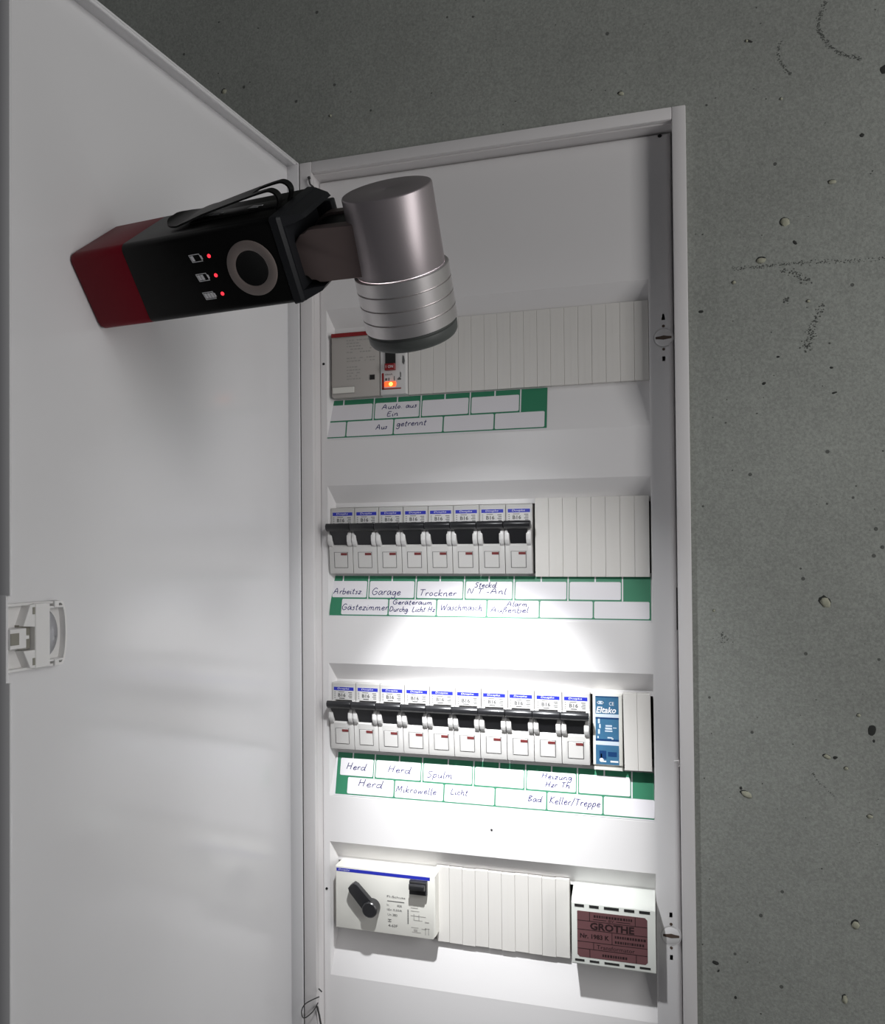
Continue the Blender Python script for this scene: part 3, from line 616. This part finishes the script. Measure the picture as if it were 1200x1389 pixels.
prism(bm, [(0,-.0046),(.0175,-.0040),(.0200,-.0030),(.0205,0),(.0200,.0030),(.0175,.0040),(0,.0046)], .0018, .0062, fa, .0009, 2); obj('lever', bm, M_lever, t)
bm = new(); prism(bm, [(X1-.0172,-.2268),(X1-.0052,-.2268),(X1-.0052,-.2178),(X1-.0172,-.2178)], 0, .0040, f, .0008, 2); tb = obj('toggle', bm, M_lever, t)
bm = new(); prism(bm, [(X1-.0166,-.2225),(X1-.0058,-.2225),(X1-.0058,-.2190),(X1-.0166,-.2190)], .0046, .0075, f, .0008, 2); obj('toggle_ridge', bm, M_lever, t)
bm = new()
text_mesh(bm, 'FI-Schutz', .0578, -.2318, .0130, .0014, f2); text_mesh(bm, 'In', .0578, -.2376, .0013, .0015, f2); text_mesh(bm, '40A', .0648, -.2376, .0036, .0016, f2)
text_mesh(bm, 'IΔn 0,03A', .0578, -.2408, .0106, .0017, f2); text_mesh(bm, 'Un 380', .0582, -.2441, .0068, .0016, f2); text_mesh(bm, '4-63F', .0586, -.2515, .0066, .0018, f2)
quad(bm, .0583, .0608, -.2482, -.2478, f2); quad(bm, .0583, .0608, -.2468, -.2464, f2); quad(bm, .0594, .0597, -.2482, -.2464, f2)
quad(bm, .0580, .0700, -.2344, -.2339, f2)
for k in range(9): quad(bm, .0722, .0730, -.2480+k*.0011, -.2473+k*.0011, f2)
obj('rating_print', bm, M_print, t, smooth=False)
bm = new()
for (xx, zz, ww, hh) in ((.0745,-.2372,.0050,.0005),(.0745,-.2392,.0060,.0004),(.0745,-.2424,.0105,.0004),(.0765,-.2450,.0004,.0040),(.0800,-.2450,.0004,.0040),(.0765,-.2452,.0060,.0004),(.0748,-.2502,.0050,.0004),(.0820,-.2506,.0030,.0005),(.0845,-.2540,.0005,.0045),(.0865,-.2540,.0005,.0045),(.0845,-.2500,.0030,.0004),(.0755,-.2532,.0060,.0004),(.0842,-.2460,.0030,.0007),(.0765,-.2524,.0025,.0014)):
    quad(bm, xx, xx+ww, zz, zz+hh, f2)
obj('diagram_print', bm, M_printl, t, smooth=False)

# ================================================================== TRANSFORMER (bottom row)
X0, X1, ZT1, ZB1, YF = .1814, .2321, -.2166, -.2573, .0030
t = thing('transformer', 'pale bell transformer with brown type plate and slotted face, bottom row', 'transformer', (X0, YF, ZC+ZB1)); f = local((X0, ZB1))
bm = new()
sec = [(-.040, ZB1+.002), (-.0006, ZB1), (0, ZB1+.0006), (0, ZT1-.0022), (-.0022, ZT1), (-.0170, ZT1+.0038), (-.040, ZT1+.0038)]
prism(bm, [(v, h) for h, v in sec], X0, X1, lambda v, h, x: f(x, v, h))
bmesh.ops.bevel(bm, geom=bm.edges[:], offset=.0004, segments=2, affect='EDGES', profile=.5)
obj('housing', bm, M_trafo, t)
W = X1-X0
fr = ((.04,.154),(.217,.331),(.394,.571),(.634,.754),(.811,.937))
for zz, hh in ((ZT1-.0046, .0017), (ZB1+.0022, .0013)):
    for a, b in fr:
        bm = new(); prism(bm, [(X0+a*W,zz),(X0+b*W,zz),(X0+b*W,zz+hh),(X0+a*W,zz+hh)], 0, .0002, f); obj('vent_slot', bm, M_void, t, smooth=False)
bm = new(); a, b, c0, c1 = X0+.070*W, X0+.905*W, ZB1+.0050, ZT1-.0070; r = .0014
prism(bm, [(a+r,c0),(b-r,c0),(b,c0+r),(b,c1-r),(b-r,c1),(a+.0004,c1),(a,c1-.0004),(a,c0+r)], 0, .00015, f); obj('type_plate', bm, M_plate, t, smooth=False)
f2 = lambda u, v, h: f(u, v, h+.00015); Hh = c1-c0
bm = new(); cy = lambda k: c1-k*Hh
for k in (.205, .40, .66, .815): quad(bm, a, b, cy(k)-.0002, cy(k)+.0002, f2)
Wp = b-a
for (xk, k0, k1) in ((.18,0,.205),(.83,0,.205),(.50,.40,.66),(.235,.66,.815),(.18,.815,1),(.84,.815,1)): quad(bm, a+xk*Wp-.0002, a+xk*Wp+.0002, cy(k1), cy(k0), f2)
text_mesh(bm, 'GROTHE', a+.185*Wp, cy(.385), .63*Wp, .0046, f2, bold=.035, hgt=.00008)
text_mesh(bm, 'Nr. 1983 K', a+.04*Wp, cy(.585), .42*Wp, .0030, f2, bold=.03, hgt=.00008)
text_mesh(bm, 'Transformator', a+.28*Wp, cy(.79), .54*Wp, .0026, f2, hgt=.00008)
for k, (x0_, x1_) in ((.06,(.24,.78)),(.46,(.54,.95)),(.57,(.54,.95)),(.89,(.36,.70))):
    x = x0_
    while x < x1_:
        w_ = random.uniform(.015, .035); quad(bm, a+x*Wp, a+(x+w_)*Wp, cy(k+.055), cy(k), f2); x += w_+.012
quad(bm, a+.23*Wp, a+.42*Wp, cy(.165), cy(.15), f2); quad(bm, a+.56*Wp, a+.76*Wp, cy(.165), cy(.15), f2); text_mesh(bm, '8V', a+.45*Wp, cy(.185), .08*Wp, .0016, f2, hgt=.00008)
obj('plate_print', bm, M_platei, t, smooth=False)

# ================================================================== FLASHLIGHT held by its magnetic foot on the door
b2 = (-.8, .6); a2 = (-.6, -.8)
bv = Dv*b2[0] + Vector((0,0,b2[1])); av = Dv*a2[0] + Vector((0,0,a2[1]))
S = 1.030
camv = Vector((.23726, -.5734, .00467))
B0 = Dv*.1963 + Vector((0,0,.1415)); B0 = camv + (B0-camv)*S
R = Matrix((Nv, av, bv)).transposed()
fl_ = thing('flashlight', 'black work light with dark red base and tilted metal head, stuck to the open door', 'flashlight', (B0.x, B0.y, B0.z+ZC), rot=R)
def rr_section(ha, hb, r, n=5):
    pts = []
    for (sa, sb, a0) in ((1,1,0),(-1,1,90),(-1,-1,180),(1,-1,270)):
        for k in range(n+1):
            t_ = math.radians(a0 + 90*k/n)
            pts.append((sa*(ha-r) + r*math.cos(t_), sb*(hb-r) + r*math.sin(t_)))
    return pts
def loft(bm, secs):
    """secs: (n, ha, hb, r[, ca, cb]) along the flashlight axis"""
    rings = []
    for sct in secs:
        n_, ha, hb, r = sct[:4]; ca, cb = (sct[4], sct[5]) if len(sct) > 4 else (0, 0)
        rings.append([bm.verts.new((n_*S, (u+ca)*S, (v+cb)*S)) for u, v in rr_section(ha, hb, r)])
    for p_, q_ in zip(rings, rings[1:]):
        for k in range(len(p_)): bm.faces.new((p_[k], p_[(k+1) % len(p_)], q_[(k+1) % len(p_)], q_[k]))
    bm.faces.new(rings[0][::-1]); bm.faces.new(rings[-1])
HA, HB = .0190, .0220
bm = new(); loft(bm, [(0,HA-.0016,HB-.0016,.0030),(.0006,HA-.0006,HB-.0006,.0036),(.0020,HA,HB,.0040),(.0310,HA,HB,.0034),(.0312,HA-.0001,HB-.0001,.0034)]); obj('base', bm, M_redcap, fl_, angle=50)
bm = new(); loft(bm, [(.0312,HA-.0001,HB-.0001,.0034),(.0314,HA,HB,.0034),(.1088,HA,HB,.0034),(.1090,HA-.0002,HB-.0002,.0034)]); obj('body', bm, M_tblack, fl_, angle=50)
bm = new(); loft(bm, [(.1090,HA-.0001,HB-.0001,.0016),(.1093,HA+.0002,HB+.0002,.0014),(.1125,HA,HB-.0002,.0014),(.1138,HA-.0004,HB-.0016,.0014)]); obj('collar', bm, M_collar, fl_, angle=30)
P3 = lambda x, y, z_: (x*S, y*S, z_*S)
bm = new()                                   # end cap: two wedge cheeks and a central block
for sg in (1, -1):
    pts = [(.1134,sg*.0186),(.1134,sg*.0140),(.1185,sg*.0142),(.1225,sg*.0150),(.1210,sg*.0166)]
    A_ = [bm.verts.new(P3(u, v, -.0202 + (u-.1136)*.6)) for u, v in pts]; B_ = [bm.verts.new(P3(u, v, .0202 - (u-.1136)*.6)) for u, v in pts]
    bm.faces.new(A_); bm.faces.new(B_[::-1])
    for i in range(5): bm.faces.new((A_[i], A_[(i+1) % 5], B_[(i+1) % 5], B_[i]))
box(bm, .1130*S, .1140*S, -.0186*S, .0186*S, -.0198*S, .0200*S)
box(bm, .1130*S, .1215*S, -.0130*S, .0130*S, .0150*S, .0205*S, .0008, 2)
obj('end_cap', bm, M_collar, fl_, angle=30)
TILT = math.atan(.0434); ct, st_ = math.cos(TILT), math.sin(TILT)
def stad(r, n0, n1, k=18): return [(n1, -r), (n1, r)] + [(n0 - r*math.sin(math.pi*i/k), r*math.cos(math.pi*i/k)) for i in range(k+1)]
def fs_(u, v, h): u2 = u*ct - v*st_; v2 = u*st_ + v*ct; return P3(.1226+u2, .0020+v2, h)
bm = new(); prism(bm, stad(.0103, 0, .0165), -.0083, .0083, fs_); obj('hinge_tongue', bm, M_black, fl_, angle=40)
for sg in (-1, 1):
    bm = new()
    prism(bm, stad(.0114, 0, .0300), sg*.0086, sg*.0142, fs_, .0007, 3); obj('arm', bm, M_arm, fl_, angle=30)
bm = new(); lathe(bm, [(0,.0005),(.0024,.0005),(.0026,0)], lambda u, v, h: P3(.1402+u, .0000-.0100-h+.0010, .0000+v), 20); obj('arm_screw', bm, M_black, fl_)
# head: turned around its own tilted axis
hc = Vector((.1543, -.0166, .0013)); hx = Vector((-.0434, 1, -.0320)).normalized()
hu = hx.cross(Vector((0,0,1))).normalized(); hv = hx.cross(hu)
fh = lambda u, v, h: tuple((hc + hu*u + hv*v + hx*h)*S)
bm = new(); lathe(bm, [(0,.0001),(.0004,.0001),(.0006,0),(.0185,0),(.0190,.0002),(.0193,.0007),(.0193,.0335)], fh, 96); obj('head', bm, M_metal, fl_, angle=40)
bm = new(); prof = [(.0190,.0337),(.0206,.0337),(.0210,.0340)]
for k in range(4):
    h1 = .0337 + (k+1)*.00622
    prof += [(.0210,h1-.0004),(.0208,h1-.0003)]
    if k < 3: prof += [(.0202,h1-.0003),(.0202,h1+.0003),(.0208,h1+.0003),(.0210,h1+.0004)]
prof += [(.0190,.0586)]
lathe(bm, prof, fh, 96); obj('grooved_sleeve', bm, M_sleeve, fl_, angle=30)
bm = new(); lathe(bm, [(.0170,.0580),(.0196,.0580),(.0196,.0596),(.0203,.0600),(.0205,.0612),(.0203,.0640),(.0196,.0651),(.0182,.0653),(.0178,.0648),(.0176,.0610),(.0170,.0600)], fh, 96); obj('bezel', bm, M_bezel, fl_, angle=40)
bm = new(); lathe(bm, [(0,.0612),(.0178,.0612)], fh, 64); obj('lens', bm, M_lens, fl_)
# push button ring, leds, battery symbols on the front face (b = -HB)
ff = lambda u, v, h: P3(u, v, -HB-h)
bm = new(); lathe(bm, [(.0079,-.0003),(.0079,.0002),(.0082,.0004),(.0120,.0004),(.0123,.0002),(.0123,-.0003)], lambda u, v, h: ff(.0941+u*.98, .0004+v, h), 64); obj('button_ring', bm, M_ring, fl_)
bm = new(); lathe(bm, [(0,.0001),(.0070,.0001),(.0077,.0003),(.0079,0)], lambda u, v, h: ff(.0941+u*.98, .0004+v, h), 64); obj('button', bm, M_black, fl_)
for k, vy in enumerate((-.0079, .0009, .0095)):
    bm = new(); lathe(bm, [(0,.0003),(.0007,.0002),(.0009,0)], lambda u, v, h: ff(.0750+u, vy+v, h), 16); obj('led', bm, M_led, fl_)
    bm = new(); u0, u1, h2 = .0652, .0708, .0018
    sk = lambda u, v, h, vy=vy: ff(u + v*.25, vy+v, h)
    quad(bm, u0, u1, -h2, -h2+.0003, sk); quad(bm, u0, u1, h2-.0003, h2, sk); quad(bm, u0, u0+.0003, -h2, h2, sk); quad(bm, u1-.0003, u1, -h2, h2, sk); quad(bm, u1, u1+.0006, -.0009, .0009, sk)
    for q_ in range(3):
        if q_ <= k: quad(bm, u0+.0005+q_*.0016, u0+.0019+q_*.0016, -h2+.0006, h2-.0006, sk)
    obj('battery_symbol', bm, M_white, fl_, smooth=False)
# belt clip and usb flap on the upper face (a = -HA)
bm = new(); loft_pts = None
box(bm, .0600*S, .1045*S, (-HA-.0007)*S, (-HA+.001)*S, -.0060*S, .0060*S, .0004, 2); obj('port_flap', bm, M_black, fl_)
bm = new(); fu = lambda u, v, h: P3(u, -HA-.0007-h, v)
for (u0, sc) in ((.068, 1), (.0885, 1)):
    prism(bm, [(u0,-.0006),(u0+.006,-.0022),(u0+.0062,-.0014),(u0+.0012,.0002)], 0, .0001, fu); prism(bm, [(u0+.001,.0008),(u0+.0075,-.0004),(u0+.0078,.0006),(u0+.0020,.0020)], 0, .0001, fu)
obj('flap_symbol', bm, M_white, fl_, smooth=False)
bm = new()
pr = catmull([(.1068,.0000),(.1086,.0028),(.1084,.0056),(.1060,.0075),(.1025,.0076),(.0950,.0068),(.0800,.0048),(.0680,.0031),(.0610,.0020),(.0570,.0014),(.0520,.0022),(.0490,.0036)], 5)
def hw(u): return .0085 if u > .070 else (.0085 + .0040*math.sin(min(1, (.070-u)/.010)*math.pi/2) if u > .056 else .0125*math.sqrt(max(.05, 1-((.056-u)/.0073)**2)))
def strip(inner, outer, cond, s_):
    prev = None
    for i, (u, h) in enumerate(pr):
        if not cond(i, u): prev = None; continue
        a = pr[max(i-1,0)]; c_ = pr[min(i+1,len(pr)-1)]; tu, th_ = c_[0]-a[0], c_[1]-a[1]; l = math.hypot(tu, th_); nu, nh = th_/l*.0004, -tu/l*.0004
        o_ = outer(u); i_ = inner(u)
        ring = [bm.verts.new(P3(u+nu*k, -HA-(h+nh*k), s_*v)) for k, v in ((1,i_),(1,o_),(-1,o_),(-1,i_))]
        if prev:
            for k in range(4): bm.faces.new((prev[k], prev[(k+1) % 4], ring[(k+1) % 4], ring[k]))
        else: bm.faces.new(ring)
        prev = ring; last = ring
    bm.faces.new(last[::-1])
nslot = 25
for s_ in (-1, 1): strip(lambda u: .0044, hw, lambda i, u: i <= nslot, s_)
def full():
    prev = None
    for i, (u, h) in enumerate(pr):
        if i < nslot: continue
        a = pr[max(i-1,0)]; c_ = pr[min(i+1,len(pr)-1)]; tu, th_ = c_[0]-a[0], c_[1]-a[1]; l = math.hypot(tu, th_); nu, nh = th_/l*.0004, -tu/l*.0004
        o_ = hw(u); ring = [bm.verts.new(P3(u+nu*k, -HA-(h+nh*k), v)) for k, v in ((1,-o_),(1,o_),(-1,o_),(-1,-o_))]
        if prev:
            for k in range(4): bm.faces.new((prev[k], prev[(k+1) % 4], ring[(k+1) % 4], ring[k]))
        else: bm.faces.new(ring)
        prev = ring
    bm.faces.new(prev[::-1])
full(); obj('belt_clip', bm, M_black, fl_, angle=40)
# the lamp's own beam
for nm, pw, deg in (('flashlight_beam', TORCH_POWER[0], 46), ('flashlight_spill', TORCH_POWER[1], 88)):
    l = bpy.data.lights.new(nm, 'SPOT'); l.energy = pw; l.color = (.97, .985, 1); l.spot_size = math.radians(deg); l.spot_blend = 1.0; l.shadow_soft_size = .006
    lo = bpy.data.objects.new(nm, l); C.objects.link(lo); lo.parent = fl_
    lo.location = (hc + hx*.0660)*S
    aim = R.transposed() @ (Vector((.124, .014, -.150)) - (B0 + R @ lo.location))      # the emitter throws slightly above the housing's axis
    lo.rotation_euler = aim.to_track_quat('-Z', 'Y').to_euler()
